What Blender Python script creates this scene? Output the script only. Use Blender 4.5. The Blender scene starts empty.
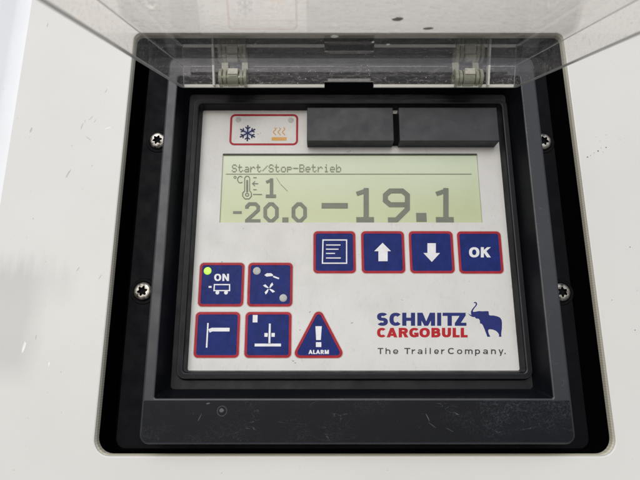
import bpy, bmesh, math, random
from mathutils import Vector, Matrix

# ------------------------------------------------------------------ camera, sky, sun, exposure
C = bpy.context.scene
MM = 0.001
PITCH = math.radians(13.0)
DIST = 287.0                       # mm, camera to the printed face plate
FPX = 480.0                        # focal length in photo pixels (640 wide)

cam_data = bpy.data.cameras.new('camera')
cam_data.sensor_width = 36.0
cam_data.lens = 36.0 * FPX / 640.0
cam_data.clip_start = 0.002
cam_data.clip_end = 100.0
cam_data.dof.use_dof = True
cam_data.dof.focus_distance = 0.292
cam_data.dof.aperture_fstop = 11.0
cam = bpy.data.objects.new('camera', cam_data)
C.collection.objects.link(cam)
cam.location = (0, -DIST * MM, 0)
cam.rotation_euler = (math.radians(90) + PITCH, 0, 0)
C.camera = cam

SUN_EL, SUN_AZ = math.radians(48), math.radians(205)   # soft light from the front, upper left of the viewer
world = bpy.data.worlds.new('World')
C.world = world
world.use_nodes = True
wn, wl = world.node_tree.nodes, world.node_tree.links
bg = wn['Background']
sky = wn.new('ShaderNodeTexSky')
sky.sky_type = 'NISHITA'
sky.sun_disc = False
sky.sun_elevation = SUN_EL
sky.sun_rotation = SUN_AZ
sky.dust_density = 1.0
sky.air_density = 1.0
hs = wn.new('ShaderNodeHueSaturation')
hs.inputs['Saturation'].default_value = 0.50          # overcast
wl.new(sky.outputs[0], hs.inputs['Color'])
# bright pale ground below the horizon (environment only)
geo = wn.new('ShaderNodeTexCoord')
sep = wn.new('ShaderNodeSeparateXYZ')
wl.new(geo.outputs['Generated'], sep.inputs[0])
ramp = wn.new('ShaderNodeMapRange')
ramp.inputs['From Min'].default_value = -0.12
ramp.inputs['From Max'].default_value = 0.02
wl.new(sep.outputs['Z'], ramp.inputs['Value'])
mixw = wn.new('ShaderNodeMix')
mixw.data_type = 'RGBA'
mixw.inputs['A'].default_value = (1.42, 1.48, 1.55, 1)
wl.new(ramp.outputs[0], mixw.inputs['Factor'])
wl.new(hs.outputs[0], mixw.inputs['B'])
wl.new(mixw.outputs['Result'], bg.inputs['Color'])
bg.inputs['Strength'].default_value = 0.13

sun_data = bpy.data.lights.new('sun', 'SUN')
sun_data.energy = 1.2
sun_data.angle = math.radians(50)
sun_data.color = (1.0, 0.985, 0.965)
sun = bpy.data.objects.new('sun', sun_data)
C.collection.objects.link(sun)
sd = Vector((-0.16, -0.85, 0.42)).normalized()         # direction towards the sun
sun.rotation_euler = sd.to_track_quat('Z', 'Y').to_euler()
sky.sun_elevation = math.asin(sd.z)
sky.sun_rotation = math.atan2(sd.x, sd.y)

C.view_settings.view_transform = 'Standard'
C.view_settings.look = 'None'
C.view_settings.exposure = 0.09
C.view_settings.gamma = 1.0
C.render.engine = 'CYCLES'
C.cycles.max_bounces = 12
C.cycles.transparent_max_bounces = 24
C.cycles.use_denoising = True

# ------------------------------------------------------------------ helpers
def at(px, py, Y=0.0):
    """point (mm) on the plane y=Y measured at pixel px,py of the 640x480 photo -> (X, Z)"""
    u, v = (px - 320) / FPX, (240 - py) / FPX
    dy = math.cos(PITCH) - v * math.sin(PITCH)
    dz = math.sin(PITCH) + v * math.cos(PITCH)
    k = (Y + DIST) / dy
    return u * k, dz * k

def box_at(l, r, t, b, Y=0.0):
    m = (t + b) / 2; c = (l + r) / 2
    return at(l, m, Y)[0], at(r, m, Y)[0], at(c, b, Y)[1], at(c, t, Y)[1]   # x0,x1,z0,z1

WORLD = {}
def link(name, bm, mats, parent=None, label=None, smooth=False, fix=True):
    if fix:
        bmesh.ops.recalc_face_normals(bm, faces=bm.faces)
    vs = [v.co for v in bm.verts]
    lo = Vector([min(v[i] for v in vs) for i in range(3)])
    hi = Vector([max(v[i] for v in vs) for i in range(3)])
    o0 = (lo + hi) / 2
    for v in bm.verts:
        v.co = (v.co - o0) * MM
    me = bpy.data.meshes.new(name)
    if smooth:
        for f in bm.faces: f.smooth = True
    bm.to_mesh(me); bm.free()
    if not isinstance(mats, (list, tuple)): mats = [mats]
    for m in mats: me.materials.append(m)
    o = bpy.data.objects.new(name, me)
    C.collection.objects.link(o)
    if parent is not None:
        o.parent = parent
        o.location = (o0 - WORLD[parent.name]) * MM
    else:
        o.location = o0 * MM
    WORLD[o.name] = o0
    if label: o['label'] = label
    return o

def root(name, label, cat, loc):
    o = bpy.data.objects.new(name, None)
    C.collection.objects.link(o)
    o.empty_display_size = 0.02
    o.location = Vector(loc) * MM
    o['label'] = label; o['category'] = cat
    WORLD[o.name] = Vector(loc)
    return o

def rr(x0, x1, z0, z1, rb, n=8, rt=None):
    pts = []
    rb = max(rb, 0.01); rt = rb if rt is None else rt
    r = 0
    for cx, cz, a, r in ((x1 - rt, z1 - rt, 0, rt), (x0 + rt, z1 - rt, 90, rt), (x0 + rb, z0 + rb, 180, rb), (x1 - rb, z0 + rb, 270, rb)):
        for k in range(n + 1):
            t = math.radians(a + 90 * k / n)
            pts.append((cx + r * math.cos(t), cz + r * math.sin(t)))
    return pts

def loft(bm, rings, cap0=False, cap1=False, mat=None, closed=True):
    """rings: list of lists of 3-D points with equal counts; mat: index per gap"""
    vr = [[bm.verts.new(p) for p in r] for r in rings]
    n = len(rings[0])
    for i in range(len(vr) - 1):
        for k in range(n if closed else n - 1):
            a, b = vr[i][k], vr[i][(k + 1) % n]
            c, d = vr[i + 1][(k + 1) % n], vr[i + 1][k]
            try:
                f = bm.faces.new((a, b, c, d))
                if mat: f.material_index = mat[i]
            except ValueError:
                pass
    if cap0:
        f = bm.faces.new(vr[0])
        if mat: f.material_index = mat[0]
    if cap1:
        f = bm.faces.new(vr[-1])
        if mat: f.material_index = mat[-1]
    return vr

def ring(pts, Y):
    return [Vector((x, Y, z)) for x, z in pts]

def prism(bm, pts, Y, t=0.12, mi=0):
    """flat outline (x,z) raised t towards the viewer from plane Y"""
    a = [bm.verts.new((x, Y, z)) for x, z in pts]
    b = [bm.verts.new((x, Y - t, z)) for x, z in pts]
    fs = [bm.faces.new(b)]
    n = len(pts)
    for k in range(n):
        fs.append(bm.faces.new((a[k], a[(k + 1) % n], b[(k + 1) % n], b[k])))
    for f in fs: f.material_index = mi

def offset_line(pts, w, closed):
    n = len(pts); L, R = [], []
    for i in range(n):
        p = Vector(pts[i])
        if closed or 0 < i < n - 1:
            d0 = (p - Vector(pts[i - 1])).normalized(); d1 = (Vector(pts[(i + 1) % n]) - p).normalized()
        elif i == 0:
            d0 = d1 = (Vector(pts[1]) - p).normalized()
        else:
            d0 = d1 = (p - Vector(pts[i - 1])).normalized()
        n0 = Vector((-d0.y, d0.x)); n1 = Vector((-d1.y, d1.x))
        m = (n0 + n1)
        m = m.normalized() if m.length > 1e-6 else n0
        s = min(1 / max(m.dot(n0), 0.35), 2.2)
        L.append(p + m * s * w / 2); R.append(p - m * s * w / 2)
    return L, R

def ribbon(bm, pts, w, Y, t=0.12, closed=False, mi=0):
    L, R = offset_line(pts, w, closed)
    n = len(pts)
    lf = [bm.verts.new((p.x, Y - t, p.y)) for p in L]; rf = [bm.verts.new((p.x, Y - t, p.y)) for p in R]
    lb = [bm.verts.new((p.x, Y, p.y)) for p in L]; rb = [bm.verts.new((p.x, Y, p.y)) for p in R]
    for k in range(n if closed else n - 1):
        j = (k + 1) % n
        for q in ((lf[k], lf[j], rf[j], rf[k]), (lb[k], lb[j], lf[j], lf[k]), (rb[k], rb[j], rf[j], rf[k])):
            bm.faces.new(q).material_index = mi
    if not closed:
        for k in (0, n - 1):
            bm.faces.new((lf[k], rf[k], rb[k], lb[k])).material_index = mi

def rect(bm, x0, x1, z0, z1, Y, t=0.12, mi=0):
    prism(bm, [(x0, z0), (x1, z0), (x1, z1), (x0, z1)], Y, t, mi)

def disc_pts(cx, cz, r, n=28):
    return [(cx + r * math.cos(2 * math.pi * k / n), cz + r * math.sin(2 * math.pi * k / n)) for k in range(n)]

def xbox(bm, x0, x1, y0, y1, z0, z1, mi=0, bev=0.0):
    vs = [bm.verts.new((x, y, z)) for x in (x0, x1) for y in (y0, y1) for z in (z0, z1)]
    fs = []
    for q in ((0, 1, 3, 2), (4, 6, 7, 5), (0, 4, 5, 1), (2, 3, 7, 6), (0, 2, 6, 4), (1, 5, 7, 3)):
        f = bm.faces.new([vs[i] for i in q]); f.material_index = mi; fs.append(f)
    if bev:
        es = list({e for f in fs for e in f.edges})
        bmesh.ops.bevel(bm, geom=es, offset=bev, segments=2, affect='EDGES', profile=0.5)

class Pen:
    """draws lettering in photo pixels on plane Y; every stroke sits a hair above the last"""
    def __init__(self, Y, t=.05):
        self.bm = bmesh.new(); self.Y = Y; self.t = t
    def up(self):
        self.t += .003; return self.t
    def q(self, x, y): return Vector(at(x, y, self.Y))
    def poly(self, pts): prism(self.bm, [self.q(*p) for p in pts], self.Y, self.up())
    def box(self, l, r, t, b): self.poly([(l, b), (r, b), (r, t), (l, t)])
    def line(self, pts, w): ribbon(self.bm, [self.q(*p) for p in pts], w * .6, self.Y, self.up())
    def arc(self, cx, cy, rx, ry, tx, ty, a0, a1, p=2.3, n=22):
        """band between two ovals, angles in degrees, y up"""
        def e(rx, ry, a):
            c, s = math.cos(a), math.sin(a)
            return self.q(cx + math.copysign(abs(c) ** (2 / p), c) * rx, cy - math.copysign(abs(s) ** (2 / p), s) * ry)
        full = abs(a1 - a0) >= 360; t = self.up(); ro, ri = [], []
        for k in range(n if full else n + 1):
            a = math.radians(a0 + (a1 - a0) * k / n)
            ro.append(e(rx, ry, a)); ri.append(e(max(rx - tx, .05), max(ry - ty, .05), a))
        def V(pt, y): return self.bm.verts.new((pt.x, y, pt.y))
        of, jf = [V(q, self.Y - t) for q in ro], [V(q, self.Y - t) for q in ri]
        ob, jb = [V(q, self.Y) for q in ro], [V(q, self.Y) for q in ri]
        m = len(ro)
        for k in range(m if full else m - 1):
            j = (k + 1) % m
            for f in ((of[k], of[j], jf[j], jf[k]), (ob[k], ob[j], of[j], of[k]), (jb[k], jb[j], jf[j], jf[k])): self.bm.faces.new(f)
    # heavy capitals fitted to l..r, t..b with stem v and bar h
    def cap(self, ch, l, r, t, b, v, h):
        H, W, c, m = b - t, r - l, (l + r) / 2, (t + b) / 2
        if ch == 'O' or ch == '0': self.arc(c, m, W / 2, H / 2, v, h, 0, 360)
        elif ch in 'CG':
            self.arc(l + W * .56, m, W * .56, H / 2, v, h, 42, 318)
            if ch == 'G': self.box(r - v, r, m, b - h * .3); self.box(c + W * .02, r - v * .5, m, m + h * .85)
        elif ch == 'S':
            ry = (H + h) / 4
            self.arc(c, t + ry, W * .49, ry, v, h, 32, 276); self.arc(c, b - ry, W * .5, ry, v, h, -148, 96)
        elif ch in 'HN':
            self.box(l, l + v, t, b); self.box(r - v, r, t, b)
            if ch == 'H': self.box(l + v * .5, r - v * .5, m - h / 2, m + h / 2)
            else: self.poly([(l, t), (l + v * 1.1, t), (r, b), (r - v * 1.1, b)])
        elif ch == 'M':
            self.box(l, l + v, t, b); self.box(r - v, r, t, b)
            self.poly([(l, t), (l + v * 1.25, t), (c + v * .45, b), (c - v * .45, b)]); self.poly([(r - v * 1.25, t), (r, t), (c + v * .45, b), (c - v * .45, b)])
        elif ch == 'I': self.box(l, r, t, b)
        elif ch == 'L': self.box(l, l + v, t, b); self.box(l + v * .5, r, b - h, b)
        elif ch == 'U':
            self.box(l, l + v, t, b - W * .42); self.box(r - v, r, t, b - W * .42); self.arc(c, b - W * .45, W / 2, W * .45, v, h, 180, 360)
        elif ch == 'A':
            self.poly([(l, b), (l + v * 1.05, b), (c + v * .5, t), (c - v * .5, t)]); self.poly([(r - v * 1.05, b), (r, b), (c + v * .5, t), (c - v * .5, t)])
            self.box(l + W * .22, r - W * .22, b - H * .38, b - H * .38 + h * .9)
        elif ch in 'BRP':
            self.box(l, l + v, t, b); k = t + H * (.54 if ch == 'R' else .52); ry = (k - t) / 2 + h * .15
            x = l + W * .5
            self.box(l + v * .5, x, t, t + h); self.box(l + v * .5, x, t + 2 * ry - h, t + 2 * ry); self.arc(x, t + ry, W * .44, ry, v, h, -90, 90)
            if ch == 'B': y2 = (b - t - 2 * ry + h) / 2; self.box(l + v * .5, x, b - h, b); self.arc(x, b - y2, W * .5, y2, v, h, -90, 90)
            elif ch == 'R': self.poly([(c - v * .35, t + 2 * ry - h * .5), (c + v * .6, t + 2 * ry - h * .5), (r, b), (r - v * 1.15, b)])
        elif ch == 'K':
            self.box(l, l + v, t, b); self.poly([(l + v * .8, m + h * .6), (l + v * .8, m - h * .7), (r - v * 1.2, t), (r, t)]); self.poly([(c - v * .75, m), (c + v * .15, m - h * .5), (r, b), (r - v * 1.25, b)])
        elif ch == 'T': self.box(l, r, t, t + h); self.box(c - v / 2, c + v / 2, t + h * .5, b)
    def low(self, ch, l, r, xt, b, asc, w):
        """light lower case: xt x-height top, b baseline, asc ascender top"""
        W, c, m, ry = r - l, (l + r) / 2, (xt + b) / 2, (b - xt) / 2
        if ch == 'T': self.cap('T', l, r, asc, b, w * 1.1, w)
        elif ch == 'C': self.cap('C', l, r, asc, b, w * 1.1, w)
        elif ch in 'il':
            self.box(c - w / 2, c + w / 2, xt if ch == 'i' else asc, b)
            if ch == 'i': self.box(c - w / 2, c + w / 2, asc, asc + w)
        elif ch in 'hnm':
            self.box(l, l + w, asc if ch == 'h' else xt, b); k = 2 if ch == 'm' else 1; ww = (W - w) / k + w
            for i in range(k):
                x0 = l + i * (ww - w); self.arc(x0 + ww / 2, xt + ww * .42, ww / 2, ww * .42, w, w * .95, 0, 165, n=12); self.box(x0 + ww - w, x0 + ww, xt + ww * .4, b)
        elif ch == 'r': self.box(l, l + w, xt, b); self.arc(r, xt + W * .75, W * .85, W * .75, w, w * .95, 85, 170, n=8)
        elif ch == 'o': self.arc(c, m, W / 2, ry, w, w * .9, 0, 360)
        elif ch == 'e': self.arc(c, m, W / 2, ry, w, w * .9, 0, 325); self.box(l + w * .5, r - w * .1, m - w * .1, m + w * .65)
        elif ch == 'a': self.arc(c - W * .04, m + ry * .42, W * .46, ry * .58, w, w * .8, 0, 360); self.box(r - w, r, xt + W * .3, b); self.arc(c, xt + W * .42, W / 2, W * .42, w, w * .9, 0, 150, n=12)
        elif ch == 'p': self.box(l, l + w, xt, b + (b - asc) * .28); self.arc(c, m, W / 2, ry, w, w * .9, 0, 360)
        elif ch == 'y':
            self.poly([(l, xt), (l + w * 1.05, xt), (c + w * .5, b), (c - w * .5, b)]); self.poly([(r - w * 1.05, xt), (r, xt), (c - w * .1, b + (b - asc) * .28), (c - w * 1.1, b + (b - asc) * .28)])
        elif ch == '.': self.box(l, r, b - (r - l), b)

# ------------------------------------------------------------------ materials
def new_mat(name):
    m = bpy.data.materials.new(name); m.use_nodes = True
    nt = m.node_tree
    return m, nt, nt.nodes['Principled BSDF']

def obj_coords(nt, scale=(1, 1, 1)):
    """object-space position in mm, scaled"""
    tc = nt.nodes.new('ShaderNodeTexCoord')
    mp = nt.nodes.new('ShaderNodeMapping')
    mp.inputs['Scale'].default_value = [s * 1000 for s in scale]
    nt.links.new(tc.outputs['Object'], mp.inputs['Vector'])
    oi = nt.nodes.new('ShaderNodeObjectInfo')                      # every object gets its own piece of the pattern
    sc_ = nt.nodes.new('ShaderNodeMath'); sc_.operation = 'MULTIPLY'; sc_.inputs[1].default_value = 60.0
    nt.links.new(oi.outputs['Random'], sc_.inputs[0]); nt.links.new(sc_.outputs[0], mp.inputs['Location'])
    return mp.outputs[0]

def noise(nt, vec, scale, detail=4, rough=0.55, dist=0.0):
    n = nt.nodes.new('ShaderNodeTexNoise')
    n.inputs['Scale'].default_value = scale; n.inputs['Detail'].default_value = detail
    n.inputs['Roughness'].default_value = rough; n.inputs['Distortion'].default_value = dist
    nt.links.new(vec, n.inputs['Vector'])
    return n.outputs['Fac']

def rng(nt, val, a, b, c=0.0, d=1.0):
    r = nt.nodes.new('ShaderNodeMapRange')
    for k, v in zip(('From Min', 'From Max', 'To Min', 'To Max'), (a, b, c, d)): r.inputs[k].default_value = v
    nt.links.new(val, r.inputs['Value'])
    return r.outputs[0]

def math2(nt, op, a, b):
    n = nt.nodes.new('ShaderNodeMath'); n.operation = op
    for i, q in enumerate((a, b)):
        if isinstance(q, (int, float)): n.inputs[i].default_value = q
        else: nt.links.new(q, n.inputs[i])
    return n.outputs[0]

def mixc(nt, fac, a, b):
    n = nt.nodes.new('ShaderNodeMix'); n.data_type = 'RGBA'
    if isinstance(fac, (int, float)): n.inputs['Factor'].default_value = fac
    else: nt.links.new(fac, n.inputs['Factor'])
    for k, q in (('A', a), ('B', b)):
        if isinstance(q, tuple): n.inputs[k].default_value = (*q, 1)
        else: nt.links.new(q, n.inputs[k])
    return n.outputs['Result']

def bump(nt, h, strength, dist, bsdf):
    b = nt.nodes.new('ShaderNodeBump')
    b.inputs['Strength'].default_value = strength; b.inputs['Distance'].default_value = dist
    nt.links.new(h, b.inputs['Height']); nt.links.new(b.outputs[0], bsdf.inputs['Normal'])

def plain(name, col, rough=0.5, spec=0.5, metal=0.0, var=0.06, vscale=0.2, grain=0.0):
    m, nt, b = new_mat(name)
    v = obj_coords(nt)
    f = noise(nt, v, vscale, 5, 0.6)
    dark = tuple(c * (1 - var) for c in col); lite = tuple(min(1, c * (1 + var)) for c in col)
    nt.links.new(mixc(nt, rng(nt, f, 0.35, 0.65), dark, lite), b.inputs['Base Color'])
    nt.links.new(rng(nt, noise(nt, v, vscale * 2.3, 4), 0.3, 0.7, rough * 0.85, rough * 1.15), b.inputs['Roughness'])
    b.inputs['Specular IOR Level'].default_value = spec
    b.inputs['Metallic'].default_value = metal
    if grain: bump(nt, noise(nt, v, 2.5, 3), grain, 0.0002, b)
    return m

def scratched(name, col, scuff, rough, amount=0.5, grain=0.25, stretch=(1, 1, 1), spec=0.5):
    """moulded plastic: fine grain, greyish scuffs and thin scratches"""
    m, nt, b = new_mat(name)
    v = obj_coords(nt)
    patch = rng(nt, noise(nt, obj_coords(nt, (0.55, 1, 1)), 0.03, 5, 0.65, 0.5), 0.48, 0.72)
    fine = rng(nt, noise(nt, obj_coords(nt, stretch), 0.9, 6, 0.75, 1.2), 0.50, 0.72)
    # hairline scratches: thin iso-lines of a stretched distorted noise
    l = noise(nt, obj_coords(nt, (0.35, 1, 1)), 0.10, 2, 0.5, 2.0)
    line = rng(nt, math2(nt, 'ABSOLUTE', math2(nt, 'SUBTRACT', l, 0.5), 0), 0.0, 0.004, 1.0, 0.0)
    line = math2(nt, 'MULTIPLY', line, rng(nt, noise(nt, v, 0.07, 3), 0.52, 0.66))
    dust = rng(nt, noise(nt, v, 1.9, 2), 0.70, 0.76)
    f = math2(nt, 'ADD', math2(nt, 'MULTIPLY', patch, math2(nt, 'MULTIPLY', fine, 0.55)), math2(nt, 'MULTIPLY', line, 0.7))
    f = math2(nt, 'ADD', f, math2(nt, 'MULTIPLY', dust, 0.35))
    f = math2(nt, 'MINIMUM', math2(nt, 'MULTIPLY', f, amount), 1.0)
    nt.links.new(mixc(nt, f, col, scuff), b.inputs['Base Color'])
    nt.links.new(rng(nt, noise(nt, v, 0.12, 4), 0.3, 0.7, rough * 0.85, rough * 1.2), b.inputs['Roughness'])
    b.inputs['Specular IOR Level'].default_value = spec
    bump(nt, noise(nt, v, 3.0, 3), grain, 0.00015, b)
    return m

M = {}
M['plastic'] = scratched('black_moulded_plastic', (0.017, 0.0195, 0.027), (0.16, 0.17, 0.20), 0.40, 0.6)
M['plastic_deep'] = scratched('black_plastic_inside', (0.005, 0.0056, 0.0082), (0.08, 0.085, 0.10), 0.45, 0.35, spec=0.20)  # same plastic as the frame, shade of the funnel put into the colour
M['plastic_worn'] = scratched('worn_black_plastic', (0.007, 0.008, 0.011), (0.15, 0.16, 0.185), 0.42, 1.0, spec=0.14)  # scuffs are wear; the darker base paints a dark reflection
M['plate_black'] = scratched('black_mounting_plate', (0.0028, 0.0029, 0.0045), (0.05, 0.05, 0.055), 0.6, 0.35, spec=0.08)
M['void'] = plain('unlit_cavity_black', (0.004, 0.004, 0.006), 0.8, 0.1)
M['plastic_rim'] = scratched('rubbed_inner_rim', (0.016, 0.017, 0.021), (0.15, 0.155, 0.17), 0.38, 0.5)  # rim bevels, their highlight put into a paler plastic
M['plastic_rubbed'] = scratched('rubbed_plastic_edge', (0.035, 0.037, 0.043), (0.30, 0.31, 0.33), 0.36, 0.9)  # worn inner edge with its bright highlight put into the colour
M['block'] = scratched('black_rubber_block', (0.021, 0.024, 0.031), (0.11, 0.115, 0.13), 0.5, 0.6)
M['red'] = plain('key_border_red', (0.37, 0.013, 0.026), 0.42, spec=0.2, var=0.12)
M['blue'] = plain('key_field_blue', (0.009, 0.022, 0.155), 0.42, spec=0.12, var=0.16)
M['white_ink'] = plain('white_print', (0.78, 0.79, 0.82), 0.4)
M['navy_ink'] = plain('navy_print', (0.010, 0.020, 0.155), 0.45, spec=0.25)
M['red_ink'] = plain('red_print', (0.43, 0.010, 0.018), 0.42, spec=0.2)
M['snow_ink'] = plain('dark_navy_print', (0.008, 0.014, 0.085), 0.45, spec=0.2)
M['grey_ink'] = plain('dark_grey_print', (0.035, 0.035, 0.040), 0.45)
M['pale_blue_ink'] = plain('pale_blue_print', (0.40, 0.45, 0.62), 0.4)
M['orange_ink'] = plain('amber_print', (0.60, 0.30, 0.025), 0.4)
M['lamp_off'] = plain('unlit_lamp_grey', (0.42, 0.43, 0.42), 0.35)
M['screw'] = plain('dirty_zinc_screw', (0.30, 0.285, 0.255), 0.42, metal=0.85, var=0.85, vscale=0.35)
M['pin'] = plain('steel_hinge_pin', (0.62, 0.60, 0.52), 0.3, metal=0.9, var=0.25, vscale=0.5)
M['clip'] = plain('pale_hinge_clip', (0.42, 0.41, 0.35), 0.35, var=0.2, vscale=0.6)
M['lcd_ink'] = plain('liquid_crystal_grey', (0.150, 0.170, 0.128), 0.4)

def lit(name, col, e, strength):
    m, nt, b = new_mat(name)
    b.inputs['Base Color'].default_value = (*col, 1); b.inputs['Roughness'].default_value = 0.3
    b.inputs['Emission Color'].default_value = (*e, 1); b.inputs['Emission Strength'].default_value = strength
    return m
M['led_on'] = lit('lit_green_lamp', (0.45, 0.75, 0.06), (0.50, 1.0, 0.05), 0.32)

# printed face plate: warm off-white film with grime
m, nt, b = new_mat('off_white_printed_film'); M['face'] = m
v = obj_coords(nt)
g = rng(nt, noise(nt, v, 0.035, 6, 0.7), 0.45, 0.75)
s = rng(nt, noise(nt, obj_coords(nt, (1, 1, 0.45)), 0.40, 6, 0.75, 0.6), 0.56, 0.75)
sp = rng(nt, noise(nt, v, 1.1, 2, 0.4), 0.735, 0.76)
c0 = mixc(nt, math2(nt, 'MULTIPLY', g, 0.5), (0.67, 0.672, 0.66), (0.54, 0.535, 0.515))
c0 = mixc(nt, math2(nt, 'MULTIPLY', s, 0.35), c0, (0.36, 0.345, 0.32))
c0 = mixc(nt, math2(nt, 'MULTIPLY', sp, 0.6), c0, (0.12, 0.115, 0.11))
nt.links.new(c0, b.inputs['Base Color'])
nt.links.new(rng(nt, noise(nt, v, 0.08, 4), 0.3, 0.7, 0.32, 0.5), b.inputs['Roughness'])
bump(nt, noise(nt, v, 1.6, 3), 0.08, 0.0002, b)

# LCD: pale green reflective screen, uneven backlight painted as a yellower colour towards its lower edge
m, nt, b = new_mat('pale_green_lcd'); M['lcd'] = m
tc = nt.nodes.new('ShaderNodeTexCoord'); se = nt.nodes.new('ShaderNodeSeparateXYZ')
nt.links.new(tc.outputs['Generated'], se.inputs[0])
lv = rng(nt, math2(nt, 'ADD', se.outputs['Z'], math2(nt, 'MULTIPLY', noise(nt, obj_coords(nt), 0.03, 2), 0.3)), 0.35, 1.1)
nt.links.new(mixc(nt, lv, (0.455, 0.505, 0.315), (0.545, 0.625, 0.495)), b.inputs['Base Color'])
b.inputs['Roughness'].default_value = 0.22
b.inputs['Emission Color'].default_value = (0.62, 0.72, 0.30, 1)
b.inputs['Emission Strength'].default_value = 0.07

# white painted body panel
m, nt, b = new_mat('white_body_paint'); M['paint'] = m
v = obj_coords(nt)
w1 = rng(nt, noise(nt, v, 0.010, 5, 0.6), 0.2, 0.85)
w2 = rng(nt, noise(nt, v, 0.35, 5, 0.7), 0.66, 0.78)
w3 = rng(nt, noise(nt, obj_coords(nt, (1, 1, 0.4)), 0.9, 2, 0.4), 0.775, 0.80)
c0 = mixc(nt, w1, (0.735, 0.73, 0.705), (0.66, 0.65, 0.625))
c0 = mixc(nt, math2(nt, 'MULTIPLY', w2, 0.25), c0, (0.48, 0.46, 0.42))
c0 = mixc(nt, math2(nt, 'MULTIPLY', w3, 0.5), c0, (0.22, 0.21, 0.20))
# dark reflection painted into the paint colour left of the cutout, with a streaky upper edge
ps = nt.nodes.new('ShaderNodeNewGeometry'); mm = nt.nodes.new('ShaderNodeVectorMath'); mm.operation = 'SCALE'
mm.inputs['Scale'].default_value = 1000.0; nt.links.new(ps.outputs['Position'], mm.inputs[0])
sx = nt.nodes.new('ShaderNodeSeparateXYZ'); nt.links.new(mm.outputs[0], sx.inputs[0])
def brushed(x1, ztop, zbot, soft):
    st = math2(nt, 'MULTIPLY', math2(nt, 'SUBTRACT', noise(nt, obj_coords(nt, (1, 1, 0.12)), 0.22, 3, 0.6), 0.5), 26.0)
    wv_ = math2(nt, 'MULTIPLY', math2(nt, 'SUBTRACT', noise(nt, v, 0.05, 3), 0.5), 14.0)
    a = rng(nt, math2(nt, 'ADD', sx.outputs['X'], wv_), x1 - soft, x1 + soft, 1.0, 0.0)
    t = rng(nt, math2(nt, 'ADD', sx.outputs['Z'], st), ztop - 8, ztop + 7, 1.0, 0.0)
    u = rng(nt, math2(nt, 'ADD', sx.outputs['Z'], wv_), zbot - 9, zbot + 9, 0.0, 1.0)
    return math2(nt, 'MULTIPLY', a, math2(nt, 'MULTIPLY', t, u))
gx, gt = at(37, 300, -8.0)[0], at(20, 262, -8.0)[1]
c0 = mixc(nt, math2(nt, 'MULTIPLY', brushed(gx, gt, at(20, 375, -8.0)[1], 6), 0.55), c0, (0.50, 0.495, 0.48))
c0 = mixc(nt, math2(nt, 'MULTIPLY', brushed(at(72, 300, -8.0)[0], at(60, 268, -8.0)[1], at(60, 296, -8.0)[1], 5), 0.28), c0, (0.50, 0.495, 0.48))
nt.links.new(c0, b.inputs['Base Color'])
b.inputs['Roughness'].default_value = 0.34
b.inputs['Specular IOR Level'].default_value = 0.32
bump(nt, noise(nt, v, 0.9, 2), 0.05, 0.0001, b)

# sawn laminate edge of the cutout: tan with fine ribs
m, nt, b = new_mat('tan_laminate_edge'); M['edge'] = m
v = obj_coords(nt)
wv = nt.nodes.new('ShaderNodeTexWave'); wv.bands_direction = 'Z'
wv.inputs['Scale'].default_value = 0.22; wv.inputs['Distortion'].default_value = 1.5
nt.links.new(v, wv.inputs['Vector'])
nt.links.new(mixc(nt, wv.outputs['Fac'], (0.78, 0.71, 0.50), (0.88, 0.86, 0.76)), b.inputs['Base Color'])
b.inputs['Roughness'].default_value = 0.7

def clear(name, tint, haze, haze_col, rough=0.03, scr=1.0):
    """thin clear acrylic: Fresnel reflection over straight transmission, dulled by scratches"""
    m = bpy.data.materials.new(name); m.use_nodes = True
    nt = m.node_tree; N = nt.nodes; L = nt.links
    N.remove(N['Principled BSDF']); out = N['Material Output']
    g = N.new('ShaderNodeNewGeometry')
    d = N.new('ShaderNodeVectorMath'); d.operation = 'DOT_PRODUCT'
    L.new(g.outputs['Incoming'], d.inputs[0]); L.new(g.outputs['Normal'], d.inputs[1])
    a = math2(nt, 'SUBTRACT', 1.0, math2(nt, 'ABSOLUTE', d.outputs['Value'], 0))
    fr = math2(nt, 'ADD', math2(nt, 'MULTIPLY', math2(nt, 'POWER', a, 5.0), 0.96), 0.04)
    fr = math2(nt, 'MULTIPLY', fr, 0.8)
    tr = N.new('ShaderNodeBsdfTransparent'); tr.inputs[0].default_value = (*tint, 1)
    gl = N.new('ShaderNodeBsdfGlossy'); gl.inputs['Roughness'].default_value = rough
    df = N.new('ShaderNodeBsdfDiffuse'); df.inputs[0].default_value = (*haze_col, 1)
    v = obj_coords(nt)
    st = rng(nt, noise(nt, obj_coords(nt, (0.30, 1, 1)), 0.55, 6, 0.75, 1.5), 0.54, 0.72)
    l = noise(nt, obj_coords(nt, (0.45, 1, 0.9)), 0.16, 2, 0.5, 1.5)
    ln = rng(nt, math2(nt, 'ABSOLUTE', math2(nt, 'SUBTRACT', l, 0.52), 0), 0.0, 0.006, 1.0, 0.0)
    sp = rng(nt, noise(nt, v, 0.8, 2, 0.4), 0.72, 0.75)
    hz = math2(nt, 'ADD', math2(nt, 'MULTIPLY', st, 0.16 * scr), math2(nt, 'MULTIPLY', ln, 0.10 * scr))
    hz = math2(nt, 'ADD', hz, math2(nt, 'MULTIPLY', sp, 0.25 * scr))
    hz = math2(nt, 'ADD', hz, haze)
    m1 = N.new('ShaderNodeMixShader'); L.new(hz, m1.inputs[0]); L.new(tr.outputs[0], m1.inputs[1]); L.new(df.outputs[0], m1.inputs[2])
    m2 = N.new('ShaderNodeMixShader'); L.new(fr, m2.inputs[0]); L.new(m1.outputs[0], m2.inputs[1]); L.new(gl.outputs[0], m2.inputs[2])
    L.new(m2.outputs[0], out.inputs['Surface'])
    return m
M['acrylic'] = clear('clear_scratched_acrylic', (0.995, 0.978, 0.965), 0.026, (0.80, 0.80, 0.83), scr=1.9)
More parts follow.
